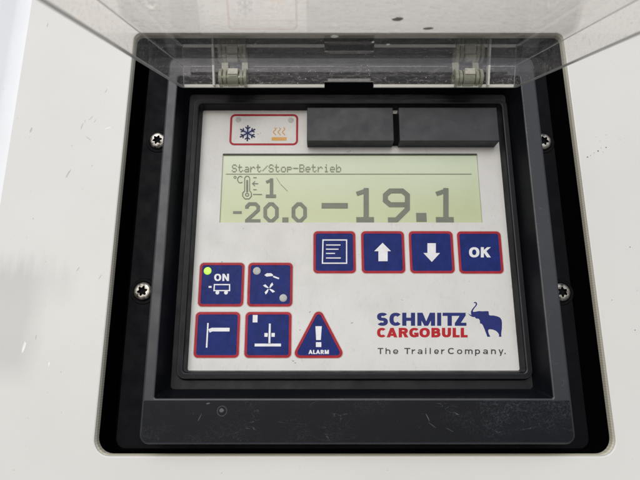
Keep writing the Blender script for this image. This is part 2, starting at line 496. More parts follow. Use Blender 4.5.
M['acrylic_edge'] = clear('frosted_acrylic_edge', (0.9, 0.9, 0.88), 0.72, (0.80, 0.80, 0.77), 0.25)  # hinge-side edge and webs; caught light painted as pale haze
M['acrylic_side_edge'] = clear('dull_acrylic_side_edge', (0.8, 0.8, 0.79), 0.88, (0.50, 0.50, 0.49), 0.25)  # same acrylic edge with less light painted into its haze
M['acrylic_lip'] = clear('pale_moulded_lip', (0.9, 0.9, 0.88), 0.86, (0.78, 0.78, 0.74), 0.25)
M['acrylic_seam'] = clear('cloudy_moulded_seam', (0.9, 0.9, 0.9), 0.34, (0.55, 0.56, 0.57), 0.2)
M['acrylic_hinge'] = clear('greenish_clear_hinge', (0.82, 0.84, 0.76), 0.46, (0.47, 0.48, 0.40), 0.06, 1.6)

# ------------------------------------------------------------------ body panel with its cutout
WALL_Y = -8.0
CX0, CX1 = at(103, 351, WALL_Y)[0], at(604, 351, WALL_Y)[0]
CZ0, CZ1 = at(320, 456, WALL_Y)[1], at(320, 33, WALL_Y)[1]
panel = root('body_panel', 'white painted vehicle body panel with a rounded rectangular cutout around the black controller',
             'body panel', ((CX0 + CX1) / 2, WALL_Y, -300))
bm = bmesh.new()
BX = -194.0
big = rr(BX, 420, -300, 480, 0.02)
loft(bm, [ring(big, WALL_Y), ring(rr(CX0 - 0.8, CX1 + 0.8, CZ0 - 0.8, CZ1 + 0.8, 9.8, rt=4.5), WALL_Y),
          ring(rr(CX0 - 0.2, CX1 + 0.2, CZ0 - 0.2, CZ1 + 0.2, 9.2, rt=4.5), WALL_Y + 0.25),
          ring(rr(CX0, CX1, CZ0, CZ1, 9, rt=4.5), WALL_Y + 0.9)])
# rounded return at the left end of the panel
pr = []
for k in range(0, 13):
    a = math.radians(34 * k / 12)
    pr.append((BX - 26 * math.sin(a), WALL_Y + 26 * (1 - math.cos(a))))
a = math.radians(34)
pr.append((pr[-1][0] - 150 * math.cos(a), pr[-1][1] + 150 * math.sin(a)))
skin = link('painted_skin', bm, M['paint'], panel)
bm = bmesh.new()
loft(bm, [[Vector((x - .05, y, z)) for x, y in pr] for z in (-300, 480)], closed=False)
link('corner_trim', bm, plain('bright_white_trim', (0.86, 0.87, 0.90), 0.3, var=0.02, vscale=0.02), panel, smooth=True, label='brighter white rounded trim at the end of the panel')  # paler than the panel: light on the turned end put into the colour
bm = bmesh.new()
loft(bm, [ring(rr(CX0, CX1, CZ0, CZ1, 9, rt=4.5), WALL_Y + 0.9), ring(rr(CX0 + 0.3, CX1 - 0.3, CZ0 + 0.3, CZ1 - 0.3, 9, rt=4.5), WALL_Y + 2.0),
          ring(rr(CX0 + 0.3, CX1 - 0.3, CZ0 + 0.3, CZ1 - 0.3, 9, rt=4.5), WALL_Y + 5.0)])
link('cut_edge', bm, M['edge'], panel, label='tan sawn edge of the cutout with fine ribs')
bm = bmesh.new()
loft(bm, [ring(rr(CX0 + 0.3, CX1 - 0.3, CZ0 + 0.3, CZ1 - 0.3, 9, rt=4.5), WALL_Y + 5.0),
          ring(rr(CX0 - 6, CX1 + 6, CZ0 - 6, CZ1 + 6, 9, rt=4.5), WALL_Y + 6.2),
          ring(rr(CX0 - 6, CX1 + 6, CZ0 - 6, CZ1 + 6, 9, rt=4.5), 34)], cap1=True)
link('recess_lining', bm, M['void'], panel)
# stone chips and scuffs in the paint
random.seed(4)
def blob(bm, px, py, rx, rz, ang, Y, t=0.05, n=9):
    if bm is None: bm = bmesh.new()
    cx, cz = at(px, py, Y); a = math.radians(ang); pts = []
    for k in range(n):
        q = 2 * math.pi * k / n; s = random.uniform(0.7, 1.15)
        x, z = rx * s * math.cos(q), rz * s * math.sin(q)
        pts.append((cx + x * math.cos(a) - z * math.sin(a), cz + x * math.sin(a) + z * math.cos(a)))
    prism(bm, pts, Y, t)
    return bm
M['chip_dark'] = plain('dark_paint_chip', (0.10, 0.095, 0.09), 0.6)
M['chip_grey'] = plain('grey_paint_scuff', (0.50, 0.49, 0.47), 0.5)
M['scratch_grey'] = plain('grey_plastic_scratch', (0.085, 0.09, 0.095), 0.6)
M['chip_grey_lid'] = plain('grey_lid_scuff', (0.26, 0.25, 0.24), 0.6)
M['chip_white'] = plain('fresh_white_chip', (0.86, 0.86, 0.85), 0.5)
bm = bmesh.new()
for px, py, r in ((587.5, 157, 0.55), (590.5, 155.5, 0.3), (594, 153, 0.3), (598, 151, 0.55), (601, 148, 0.3), (603, 152, 0.25), (606, 147.5, 0.5), (600, 141, 0.2), (606, 135, 0.25), (620, 140, 0.25), (596, 137, 0.2), (630, 247, 0.4), (612, 300, 0.3), (635, 330, 0.4)):
    link('paint_chip', blob(None, px, py, r, r * 0.7, random.uniform(0, 90), WALL_Y), M['chip_dark'], panel)
for px, py, rx, rz, an in ((47.5, 25, .3, 1.7, -10), (31, 130, .5, 2.0, -15), (68, 174, .5, 3.2, -22), (82, 126, .35, 2.4, -15), (88, 138, .3, 2.6, 50), (91, 118, .25, 2.0, -40), (95, 121, .2, 1.4, -30), (106, 91, .3, 1.6, -30), (85, 121, .2, 1.2, 10),
                          (78, 269, .3, 1.5, -30), (36, 337, .25, 1.6, -5), (61, 372, .3, .5, 0), (28, 418, .25, .3, 0), (100, 277, .25, 1.8, -30), (14, 470, .3, .4, 0), (300, 466, .2, .3, 0), (388, 470, .3, .25, 0),
                          (300, 31, .3, .3, 0)):
    link('paint_scuff', blob(None, px, py, rx, rz, an, WALL_Y), M['chip_grey'], panel)
for px, py, rx, rz, an in ((24, 347, .8, 3.2, -8), (49, 364, .35, 1.2, 0), (108, 128, 2.4, .4, 20)):
    link('paint_chip', blob(None, px, py, rx, rz, an, WALL_Y), M['chip_white'], panel, label='fresh white chip in the paint')
# loose rivet seen in the gap
bm = bmesh.new()
x, z = at(597.5, 329.5, 20)
loft(bm, [ring(disc_pts(x, z, 4.2), 34), ring(disc_pts(x, z, 4.2), 20.6), ring(disc_pts(x, z, 3.4), 20)], cap1=True)
loft(bm, [ring(disc_pts(x, z, 1.0, 12), 20), ring(disc_pts(x, z, 0.8, 12), 19.2)], cap1=True)
link('rivet', bm, plain('dull_grey_rivet', (0.11, 0.11, 0.105), 0.6), panel)

# ------------------------------------------------------------------ controller: housing
FR = -20.0                                             # front plane of the frame
FX0, FX1 = -94.5, 133.5
FZ0, FZ1 = at(320, 444.5, FR)[1], at(320, 57, FR)[1]
unit = root('control_unit', 'black trailer refrigeration controller with lit display, blue keys and raised clear lid', 'controller',
            ((FX0 + FX1) / 2, 6, FZ0))
PX0, PX1 = -75.8, 114.6
PZ0, PZ1 = at(320, 369.3, 0)[1], at(320, 111.5, 0)[1]
IX0, IX1 = at(154, 399, FR)[0], at(553.5, 398, FR)[0]  # inner edge of the frame
IZ0, IZ1 = at(320, 398.5, FR)[1], at(320, 76, FR)[1]
bm = bmesh.new()
FL = -4.0                                              # floor of the funnel
RM = -7.5                                              # top of the rim round the face plate
def grow(d, r, Y, x=(PX0, PX1, PZ0, PZ1)):
    return ring(rr(x[0] - d, x[1] + d, x[2] - d, x[3] + d, r), Y)
F = (FX0, FX1, FZ0, FZ1); I = (IX0, IX1, IZ0, IZ1)
loft(bm, [grow(0.8, 5, 9, F), grow(0.3, 5, 4.9, F), grow(0, 5, FR + 1.2, F), grow(-0.35, 4.7, FR + 0.35, F), grow(-1.2, 4.2, FR, F),
          grow(0.7, 1.5, FR, I), grow(0.2, 1.2, FR + 0.2, I), grow(0, 1.0, FR + 0.7, I),
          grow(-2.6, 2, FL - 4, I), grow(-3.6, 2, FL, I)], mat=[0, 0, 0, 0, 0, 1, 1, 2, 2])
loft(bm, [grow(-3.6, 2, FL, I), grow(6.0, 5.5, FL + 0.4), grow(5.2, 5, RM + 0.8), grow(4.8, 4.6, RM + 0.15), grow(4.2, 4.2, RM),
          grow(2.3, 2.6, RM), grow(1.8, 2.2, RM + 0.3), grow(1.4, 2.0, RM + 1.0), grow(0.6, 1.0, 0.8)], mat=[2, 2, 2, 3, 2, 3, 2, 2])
bmesh.ops.remove_doubles(bm, verts=bm.verts, dist=0.001)
link('housing', bm, [M['plastic'], M['plastic_rubbed'], M['plastic_deep'], M['plastic_rim']], unit)
# scuffed lower face of the frame as an added strip, its dark reflection put into the colour
bm = bmesh.new()
loft(bm, [ring(rr(FX0 + 1.3, FX1 - 1.3, FZ0 + 1.3, IZ0 - 1.0, 3.8, rt=.6), FR + .5), ring(rr(FX0 + 1.3, FX1 - 1.3, FZ0 + 1.3, IZ0 - 1.0, 3.8, rt=.6), FR - .15),
          ring(rr(FX0 + 1.5, FX1 - 1.5, FZ0 + 1.5, IZ0 - 1.2, 3.6, rt=.5), FR - .25)], cap1=True)
link('lower_strip', bm, M['plastic_worn'], unit, label='scuffed grey lower face of the black frame')
# chips moulded marks on it
bm = bmesh.new()
for px, py, r in ((222, 411, 2.5),):
    x, z = at(px, py, FR - 0.25); bm = bmesh.new()
    ribbon(bm, [Vector((a, b)) for a, b in disc_pts(x, z, r, 20)], 0.4, FR - 0.24, 0.06, closed=True)
    link('sink_mark', bm, M['plastic'], unit)
for q in ((222, 410.5, 1.3, 1.1, 20), (457, 414, 1.2, .2, -30), (428, 418, .2, 2.5, 25), (200, 417, .15, 2.2, -25), (208, 403.5, 1.0, .35, 10), (432, 425, 2.4, .12, -35), (450, 430, 2.6, .1, -28)):
    link('scratch', blob(None, *q, FR - 0.25, 0.05), M['scratch_grey'], unit)
bm = bmesh.new()                                       # step across the top of the frame below the hinge
xbox(bm, IX0 + 8, IX1 - 8, FR - 2.2, FR + 2, IZ1 + 1.0, IZ1 + 4.6, bev=0.5)
link('hinge_rail', bm, M['plastic'], unit)
# mounting plate behind the frame
MP = 5.0
bm = bmesh.new()
mp = (FX0 - 22, FX1 + 20, CZ0 + 1, CZ1 - 9)
loft(bm, [grow(0, 6, 9, mp), grow(0, 6, MP + .5, mp), grow(-.5, 5.5, MP, mp), ring(rr(FX0 + 6, FX1 - 6, FZ0 + 6, FZ1 - 6, 2), MP)])
link('mounting_plate', bm, M['plate_black'], unit)
# four star screws
for px, py in ((157.5, 140), (142.5, 291), (543.5, 141), (562, 292)):
    cx, cz = at(px, py, MP - 2)
    R = 5.4; n = 48; ph = random.uniform(0, 1)
    def cr(r, Y): return [Vector((cx + r * math.cos(2 * math.pi * k / n), Y, cz + r * math.sin(2 * math.pi * k / n))) for k in range(n)]
    def star(s, Y): return [Vector((cx + s * (2.65 + 0.62 * math.cos(6 * (2 * math.pi * k / n + ph))) * math.cos(2 * math.pi * k / n), Y,
                                    cz + s * (2.65 + 0.62 * math.cos(6 * (2 * math.pi * k / n + ph))) * math.sin(2 * math.pi * k / n))) for k in range(n)]
    bm = bmesh.new()
    loft(bm, [cr(R, MP), cr(R, MP - 1.2), cr(R * 0.95, MP - 1.9), cr(R * 0.8, MP - 2.5), cr(R * .66, MP - 2.7), star(1.0, MP - 2.7), star(0.93, MP - 1.0), star(.3, MP - .8)],
         cap1=True, mat=[0, 0, 0, 0, 0, 1, 1])
    sc = link('screw', bm, [M['screw'], M['void']], unit, smooth=False)
    bm = bmesh.new()
    loft(bm, [cr(8.0, MP), cr(7.6, MP - 0.5), cr(6.2, MP - 0.5), cr(5.8, MP - 0.02)])
    link('washer', bm, M['plate_black'], sc)

# ------------------------------------------------------------------ face plate and display
bm = bmesh.new()
LX0, LX1 = at(221, 190, 0)[0], at(480, 190, 0)[0]
LZ0, LZ1 = at(350, 222.6, 0)[1], at(350, 153.5, 0)[1]
loft(bm, [ring(rr(PX0 - 1, PX1 + 1, PZ0 - 1, PZ1 + 1, .6), 0.0), ring(rr(LX0, LX1, LZ0, LZ1, .5), 0.0), ring(rr(LX0, LX1, LZ0, LZ1, .5), 1.5)])
face = link('face_plate', bm, M['face'], unit, label='grimy off-white printed face plate')
bm = bmesh.new()
loft(bm, [ring(rr(LX0 - .5, LX1 + .5, LZ0 - .5, LZ1 + .5, .3), 1.2), ring(rr(LX0 - .5, LX1 + .5, LZ0 - .5, LZ1 + .5, .3), 3)], cap0=True, cap1=True)
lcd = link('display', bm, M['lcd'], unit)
# dark strip added as the shadow line along the top of the window
bm = bmesh.new()
rect(bm, LX0 + .1, LX1 - .1, LZ1 - 0.75, LZ1 - .02, 1.2, 1.1)
link('window_seal', bm, plain('dark_window_seal', (0.05, 0.055, 0.05), 0.5), lcd)

LY = 0.9                                              # crystal layer floats above the reflector
def P(px, py): return Vector(at(px, py, LY))
# dot-matrix heading
GL = {
 'S': ["01110", "10001", "10000", "01110", "00001", "10001", "01110"],
 't': ["01000", "01000", "11110", "01000", "01000", "01001", "00110"],
 'a': ["00000", "00000", "01110", "00001", "01111", "10001", "01111"],
 'r': ["00000", "00000", "10110", "11001", "10000", "10000", "10000"],
 '/': ["00000", "00001", "00010", "00100", "01000", "10000", "00000"],
 'o': ["00000", "00000", "01110", "10001", "10001", "10001", "01110"],
 'p': ["00000", "00000", "11110", "10001", "11110", "10000", "10000"],
 '-': ["00000", "00000", "00000", "11111", "00000", "00000", "00000"],
 'B': ["11110", "10001", "10001", "11110", "10001", "10001", "11110"],
 'e': ["00000", "00000", "01110", "10001", "11111", "10000", "01110"],
 'i': ["00100", "00000", "01100", "00100", "00100", "00100", "01110"],
 'b': ["10000", "10000", "10110", "11001", "10001", "10001", "11110"],
}
bm = bmesh.new()
a = P(231.6, 172.2); c = P(341.2, 172.2); top = P(286, 164.3)
word = 'Start/Stop-Betrieb'
cw = (c.x - a.x) / (len(word) * 6 - 1); chh = (top.y - a.y) / 7
for i, chx in enumerate(word):
    for rI, row in enumerate(GL[chx]):
        for cI, bit in enumerate(row):
            if bit == '1':
                x = a.x + (i * 6 + cI) * cw; z = top.y - (rI + 1) * chh
                rect(bm, x + cw * .04, x + cw * .96, z + chh * .04, z + chh * .96, LY, 0.02)
p0, p1 = P(225.8, 174), P(471.5, 174)
rect(bm, p0.x, p1.x, p0.y - .2, p0.y + .2, LY, 0.02)
link('heading_text', bm, plain('thin_lcd_dots', (0.19, 0.215, 0.15), 0.4), lcd)

def line(bm, pts, w, k=0.0, closed=False):
    ribbon(bm, [P(*q) for q in pts], w * 0.585, LY, 0.02 + k, closed)
def one(bm, x0, x1, y0, y1, w):
    xc = x0 + (x1 - x0) * 0.56
    line(bm, [(xc, y0), (xc, y1 - w * 0.9)], w)
    line(bm, [(x0, y1 - w / 2), (x1, y1 - w / 2)], w, .012)
    line(bm, [(x0 + .3, y0 + w * 1.05), (xc + .2, y0 + w * 0.45)], w * 0.85, .02)
def zero(bm, x0, x1, y0, y1, w):
    h = w / 2; c = (x1 - x0) * 0.28
    x0, x1, y0, y1 = x0 + h, x1 - h, y0 + h, y1 - h
    line(bm, [(x0 + c, y0), (x1 - c, y0), (x1, y0 + c), (x1, y1 - c), (x1 - c, y1), (x0 + c, y1), (x0, y1 - c), (x0, y0 + c)], w, closed=True)
bm = bmesh.new()
line(bm, [(233, 212.4), (241.6, 212.4)], 2.8)
line(bm, [(246.8, 208.5), (246.8, 206.5), (249.4, 203.9), (255.6, 203.9), (258.2, 206.5), (258.2, 210), (247.2, 220)], 3.8)
line(bm, [(245, 220.9), (260.4, 220.9)], 3.8, .014)
zero(bm, 263.2, 278.8, 202, 222.8, 3.9)
line(bm, [(282.3, 220), (288.4, 220)], 5.8)
zero(bm, 291.5, 307, 202, 222.8, 3.9)
one(bm, 265.8, 276, 178.3, 198, 3.7)
link('setpoint_digits', bm, M['lcd_ink'], lcd)
bm = bmesh.new()
line(bm, [(321.6, 205.6), (347.8, 205.6)], 6.0)
one(bm, 356.3, 374.0, 188, 222.4, 5.6)
line(bm, [(390.2, 190.8), (402.4, 190.8), (407.4, 195), (407.4, 204.6), (390.2, 204.6), (385.4, 200.5), (385.4, 195)], 5.4, 0, True)
line(bm, [(407.4, 203), (407.4, 209), (396.5, 219.8), (388, 219.8)], 5.4, .014)
line(bm, [(416.3, 217.3), (426.6, 217.3)], 9.8)
one(bm, 436, 453.8, 188, 222.4, 5.6)
link('temperature_digits', bm, M['lcd_ink'], lcd)
bm = bmesh.new()
line(bm, [(244.6, 191), (244.6, 178), (246, 176.2), (248.4, 176.2), (249.6, 178), (249.6, 191)], 0.9)
line(bm, [(244.4, 191), (242.6, 193), (242.6, 196.2), (245, 198.8), (249, 198.8), (251.4, 196.2), (251.4, 193), (249.8, 191)], 1.0, .01)
line(bm, [(247.1, 180), (247.1, 192)], 2.0, .015)
ribbon(bm, [Vector(q) for q in disc_pts(*at(247, 194.6, LY), 1.0, 12)], .55, LY, .04, True)
for s in ([(253.2, 177.6), (256.6, 177.6)], [(252.6, 183.6), (258.2, 183.6)], [(253.2, 189.6), (256.6, 189.6)], [(253, 194.4), (262, 194.4)]): line(bm, s, .9)
line(bm, [(255, 181.2), (252.4, 183.6), (255, 186)], .8, .012)
line(bm, [(276.5, 177.8), (280, 183.2)], .35); line(bm, [(280.5, 184), (287.6, 191.2)], .45)
# degree sign and C
ribbon(bm, [Vector(q) for q in disc_pts(*at(235, 177.2, LY), .75, 10)], .4, LY, .02, True)
line(bm, [(242.4, 177.2), (240.6, 176.2), (238.8, 176.6), (237.6, 178.4), (237.6, 180.6), (238.8, 182.4), (240.6, 182.8), (242.4, 182)], .9)
link('thermometer_symbol', bm, M['lcd_ink'], lcd)

# ------------------------------------------------------------------ printed indicator field
FY = 0.0
def Q(px, py): return Vector(at(px, py, FY))
x0, x1, z0, z1 = box_at(229.8, 298.2, 114.2, 145.4)
bm = bmesh.new()
ribbon(bm, [Vector(q) for q in rr(x0 + .7, x1 - .7, z0 + .7, z1 - .7, 2.6)], 1.35, FY, .12, True)
fld = link('indicator_frame', bm, M['red'], unit)
bm = bmesh.new()
s0 = Q(247.6, 133.2); RR = 5.6
for k in range(3):
    a = math.radians(90 + 60 * k); d = Vector((math.cos(a), math.sin(a)))
    ribbon(bm, [s0 - d * RR, s0 + d * RR], .95, FY, .12 + .01 * k)
for k in range(6):
    a = math.radians(30 + 60 * k); d = Vector((math.cos(a), math.sin(a)))
    for j, f in enumerate((.52,)):
        e1 = Vector((math.cos(a + .85), math.sin(a + .85))); e2 = Vector((math.cos(a - .85), math.sin(a - .85)))
        ribbon(bm, [s0 + d * RR * f + e1 * 2.1, s0 + d * RR * f, s0 + d * RR * f + e2 * 2.1], .8, FY, .15 + .004 * k)
link('snowflake_symbol', bm, M['snow_ink'], fld)
bm = bmesh.new()
prism(bm, [(s0.x + 2.9 * math.cos(math.radians(60 * k)), s0.y + 2.9 * math.sin(math.radians(60 * k))) for k in range(6)], FY, .06)
link('snowflake_centre', bm, M['pale_blue_ink'], fld)
bm = bmesh.new()
q0, q1 = Q(271.6, 140.6), Q(286.6, 137.2)
rect(bm, q0.x, q1.x, q0.y, q1.y, FY)
for xx in (274.2, 278.8, 283.2):
    ribbon(bm, [Q(xx + .4 + 1.3 * math.sin(t * 1.35), 127.6 + t * 1.3) for t in range(0, 7)], .62, FY)
link('heating_symbol', bm, M['orange_ink'], fld)
for px, py in ((238.4, 119.8), (290.8, 120.2)):
    bm = bmesh.new(); x, z = at(px, py)
    loft(bm, [ring(disc_pts(x, z, 1.9), 0), ring(disc_pts(x, z, 1.8), -.12), ring(disc_pts(x, z, 1.2), -.2)], cap1=True)
    link('indicator_lamp', bm, M['lamp_off'], fld)

# ------------------------------------------------------------------ raised black blocks above the display
for l, r in ((307, 393.5), (399.2, 498.2)):
    x0, x1, _, _ = box_at(l, r, 107, 141, -9.5)
    z1 = at(350, 107.5, -9.5)[1]; z0 = at(350, 141, -9.5)[1]
    bm = bmesh.new()
    xbox(bm, x0, x1, -9.5, 0.3, z0, z1, bev=0.4)
    link('cover_block', bm, M['block'], unit)
x0 = at(393, 120, -5)[0]; x1 = at(399, 120, -5)[0]
bm = bmesh.new()
xbox(bm, x0 - 0.5, x1 + .5, -2.5, 0.2, z0 + 1, z1 - .5, bev=.2)
link('joining_web', bm, M['plate_black'], unit)

# ------------------------------------------------------------------ keys
def key(l, r, t, b, label):
    x0, x1, z0, z1 = box_at(l, r, t, b)
    bm = bmesh.new()
    h = .5
    loft(bm, [ring(rr(x0 - h, x1 + h, z0 - h, z1 + h, 3.0), 0.02), ring(rr(x0, x1, z0, z1, 2.6), -.16), ring(rr(x0 + 1.45, x1 - 1.45, z0 + 1.45, z1 - 1.45, 1.4), -.22),
              ring(rr(x0 + 1.75, x1 - 1.75, z0 + 1.75, z1 - 1.75, 1.2), -.14)], cap1=True, mat=[0, 1, 2])
    for f in bm.faces:
        if len(f.verts) > 4: f.material_index = 2
    return link('key', bm, [M['halo'], M['red'], M['blue']], unit, label=label)
M['halo'] = plain('pinkish_print_bleed', (0.56, 0.46, 0.44), 0.4)
KY = -.14
def S(px, py): return Vector(at(px, py, KY))
def srect(bm, l, r, t, b, th=.06):
    a, c = S(l, b), S(r, t); rect(bm, a.x, c.x, a.y, c.y, KY, th)
def sline(bm, pts, w, k=0.0, closed=False):
    ribbon(bm, [S(*q) for q in pts], w * .585, KY, .06 + k, closed)
def lamp(parent, px, py, r, mat, label=None):
    x, z = at(px, py, KY); bm = bmesh.new()
    loft(bm, [ring(disc_pts(x, z, r), KY), ring(disc_pts(x, z, r * .95), KY - .12), ring(disc_pts(x, z, r * .6), KY - .24)], cap1=True)
    link('indicator_lamp', bm, mat, parent, label=label)

k = key(313.4, 355.6, 231.3, 273.3, 'blue key with a white text page symbol')
bm = bmesh.new()
sline(bm, [(323, 240), (346.6, 240), (346.6, 263.2), (322.4, 263.2)], 1.3, 0, True)
for y, xr in ((245, 340.5), (249.2, 338.5), (253.4, 335), (258, 340.8)): sline(bm, [(326, y), (xr, y)], 1.1)
link('page_symbol', bm, M['white_ink'], k)
k = key(361.4, 404.6, 231.3, 273.3, 'blue key with a white up arrow')
bm = bmesh.new(); prism(bm, [S(*q) for q in ((382.6, 242.8), (391, 251.2), (387.6, 251.2), (387.6, 261.2), (378.4, 261.2), (378.4, 251.2), (374.2, 251.2))], KY, .06)
link('up_arrow', bm, M['white_ink'], k)
k = key(409.4, 453.6, 231.3, 273.3, 'blue key with a white down arrow')
bm = bmesh.new(); prism(bm, [S(*q) for q in ((427.4, 243.2), (435.8, 243.2), (435.8, 253), (440, 253), (431.8, 262), (423.4, 253), (427.4, 253))], KY, .06)
link('down_arrow', bm, M['white_ink'], k)
k = key(458, 502, 231.5, 273.6, 'blue key lettered OK')
p = Pen(KY); p.cap('O', 469, 479.4, 247.2, 257.4, 3.1, 2.3); p.cap('K', 480.8, 490.8, 247.2, 257.4, 3.0, 2.6)
link('key_lettering', p.bm, M['white_ink'], k)

k = key(199, 244, 262.8, 306.6, 'blue ON key with a lit yellow-green lamp')
lamp(k, 207.6, 270.9, 2.35, M['led_on'], 'lit yellow-green lamp')
p = Pen(KY); p.cap('O', 214.2, 221.2, 273.8, 281, 2, 1.5); p.cap('N', 222.4, 229, 273.8, 281, 1.9, 1.5); bm = p.bm
srect(bm, 208.6, 211.6, 286, 287.8)
sline(bm, [(214.4, 284.6), (229.6, 284.6), (229.6, 290.6), (214, 290.6)], 1.2, 0, True)
for px in (217.4, 226): prism(bm, disc_pts(*S(px, 292.6), 1.15, 14), KY, .09)
link('key_lettering', bm, M['white_ink'], k)
k = key(247.8, 292.6, 262.8, 306.6, 'blue key with two grey lamps on opposite corners')
lamp(k, 256.8, 270.9, 2.35, M['lamp_off']); lamp(k, 283.2, 298, 2.3, M['lamp_off'])
bm = bmesh.new()
prism(bm, [S(*q) for q in ((264.4, 275), (267, 273.2), (271, 273.2), (273, 274.6), (273, 276), (266.4, 276.6))], KY, .06)
sline(bm, [(273.2, 276.4), (279, 278.6)], 1.6)
for kk in range(4):
    a = math.radians(45 + 90 * kk); c = S(269, 288.5); d = Vector((math.cos(a), math.sin(a))); e = Vector((-d.y, d.x))
    prism(bm, [c + d * .5 - e * .25, c + d * 3.4 - e * .2, c + d * 3.9 + e * 1.3, c + d * 2.2 + e * 1.1, c + d * .5 + e * .25], KY, .06)
link('key_symbol', bm, M['white_ink'], k)
k = key(194.8, 239.6, 312, 357.8, 'blue key with a white post and flag symbol')
bm = bmesh.new()
sline(bm, [(208, 323), (206.6, 347.6)], 1.5); sline(bm, [(209, 331), (212, 329.6), (229.6, 329.6)], 3.6, .0)
link('key_symbol', bm, M['white_ink'], k)
k = key(245, 291.4, 312, 357.8, 'blue key with a white square lamp and post symbol')
bm = bmesh.new()
srect(bm, 252.6, 257.6, 315, 322.4)
srect(bm, 268.4, 270.8, 323.6, 343.2); srect(bm, 264.4, 267.8, 333, 336.8); srect(bm, 271.4, 274.8, 333, 336.8); srect(bm, 254.6, 281, 343.6, 346.4)
link('key_symbol', bm, M['white_ink'], k)

# alarm triangle
def tri(pts, r, n=7):
    out = []
    for i in range(3):
        p = Vector(pts[i]); a = (Vector(pts[i - 1]) - p).normalized(); b2 = (Vector(pts[(i + 1) % 3]) - p).normalized()
        half = math.acos(max(-1, min(1, a.dot(b2)))) / 2
        cc = p + (a + b2).normalized() * r / math.sin(half)
        s = p + a * r / math.tan(half) - cc; e = p + b2 * r / math.tan(half) - cc
        a0 = math.atan2(s.y, s.x); a1 = math.atan2(e.y, e.x)
        da = (a1 - a0 + math.pi) % (2 * math.pi) - math.pi
        for q in range(n + 1):
            t = a0 + da * q / n
            out.append((cc.x + r * math.cos(t), cc.y + r * math.sin(t)))
    return out
cx = Q(318.5, 345)
A3 = [Q(318.7, 305.8), Q(291.3, 358), Q(345.9, 358)]
cen = (A3[0] + A3[1] + A3[2]) / 3
def shrink(d):                                           # inset of the triangle by d mm
    out = []
    for i in range(3):
        p = A3[i]; a = (A3[i - 1] - p).normalized(); b2 = (A3[(i + 1) % 3] - p).normalized()
        half = math.acos(a.dot(b2)) / 2
        out.append(p + (a + b2).normalized() * d / math.sin(half))
    return out
bm = bmesh.new()
loft(bm, [ring(tri(shrink(-.45), 3.3), .02), ring(tri(A3, 3.0), -.16), ring(tri(shrink(1.45), 1.7), -.22), ring(tri(shrink(1.75), 1.5), -.14)], cap1=True, mat=[0, 1, 2])
for f in bm.faces:
    if len(f.verts) > 4: f.material_index = 2
k = link('key', bm, [M['halo'], M['red'], M['blue']], unit, label='triangular blue ALARM key with an exclamation mark')
bm = bmesh.new()
prism(bm, [S(*q) for q in ((315.4, 326.2), (321.8, 326.2), (320.8, 340), (316.2, 340))], KY, .06); srect(bm, 315.9, 321.3, 342.2, 347)
p = Pen(KY)
for ch, l, r in (('A', 308.4, 312.6), ('L', 313.1, 315.7), ('A', 315.9, 320.1), ('R', 320.6, 324), ('M', 324.6, 328.9)): p.cap(ch, l, r, 349.9, 354, 1.15, .85)
link('key_lettering', bm, M['white_ink'], k); link('key_lettering', p.bm, M['white_ink'], k)

# ------------------------------------------------------------------ maker's logo
p = Pen(FY)
for ch, l, r in (('S', 376.9, 387.9), ('C', 389.4, 400.7), ('H', 402.2, 415.1), ('M', 417.3, 435.1), ('I', 437.1, 441.2)): p.cap(ch, l, r, 312.7, 325.8, 4.2, 3.2)
p.box(442.6, 465.6, 312.7, 315.9); p.box(447.5, 451.8, 314, 325.8)
p.poly([(459.8, 315.5), (465.6, 315.5), (460.6, 323.2), (454.8, 323.2)]); p.box(454.8, 466.4, 322.7, 325.8)
link('logo_lettering', p.bm, M['navy_ink'], face, label='bold navy lettering SCHMITZ')
p = Pen(FY)
for ch, l, r in (('C', 377, 385.6), ('A', 386.6, 397.4), ('R', 398.7, 408.4), ('G', 409.2, 418.6), ('O', 419.4, 429.9), ('B', 431.4, 440.5), ('U', 441.9, 451), ('L', 452.6, 459.6), ('L', 460.7, 467.6)): p.cap(ch, l, r, 327.8, 337.4, 3.3, 2.4)
link('logo_lettering', p.bm, M['red_ink'], face, label='bold red lettering CARGOBULL')
p = Pen(FY)
for ch, l, r in (('T', 377.7, 383.3), ('h', 385.5, 390.4), ('e', 393.1, 398.3), ('T', 404.3, 410.3), ('r', 411.7, 414.9), ('a', 417.6, 422.4), ('i', 424.9, 426.6), ('l', 429.5, 431), ('e', 434.2, 438.8), ('r', 441.1, 444.2),
                 ('C', 447.9, 454), ('o', 457, 462.2), ('m', 464.9, 472.6), ('p', 475, 480), ('a', 483, 487.8), ('n', 491, 495.8), ('y', 498.5, 503.4), ('.', 504.4, 505.6)): p.low(ch, l, r, 349.4, 354.1, 347.9, 1.15)
link('slogan_lettering', p.bm, M['grey_ink'], face)
E = [(135,62),(150,57),(165,66),(168,82),(158,100),(142,118),(130,136),(124,150),(135,156),(160,152),(185,147),(215,150),(250,148),(276,148),(281,158),(282,180),(292,190),(330,191),(365,199),(392,212),(407,235),(411,262),(410,320),(405,350),(403,375),(405,398),(382,400),(382,378),(372,360),(350,340),(320,328),(290,325),(277,330),(275,345),(282,370),(297,398),(268,400),(255,365),(240,325),(225,290),(212,272),(196,268),(194,240),(182,222),(165,222),(150,215),(146,206),(120,205),(95,190),(76,168),(90,178),(112,187),(107,170),(108,150),(118,130),(132,112),(148,95),(155,80),(150,68),(138,72)]
bm = bmesh.new(); prism(bm, [Q(460 + x / 9.79, 296 + y / 9.79) for x, y in E], FY, .08)
bm.normal_update(); bmesh.ops.triangulate(bm, faces=[f for f in bm.faces if len(f.verts) > 4], ngon_method='EAR_CLIP')
link('elephant_emblem', bm, M['navy_ink'], face, label='navy elephant emblem with raised trunk')

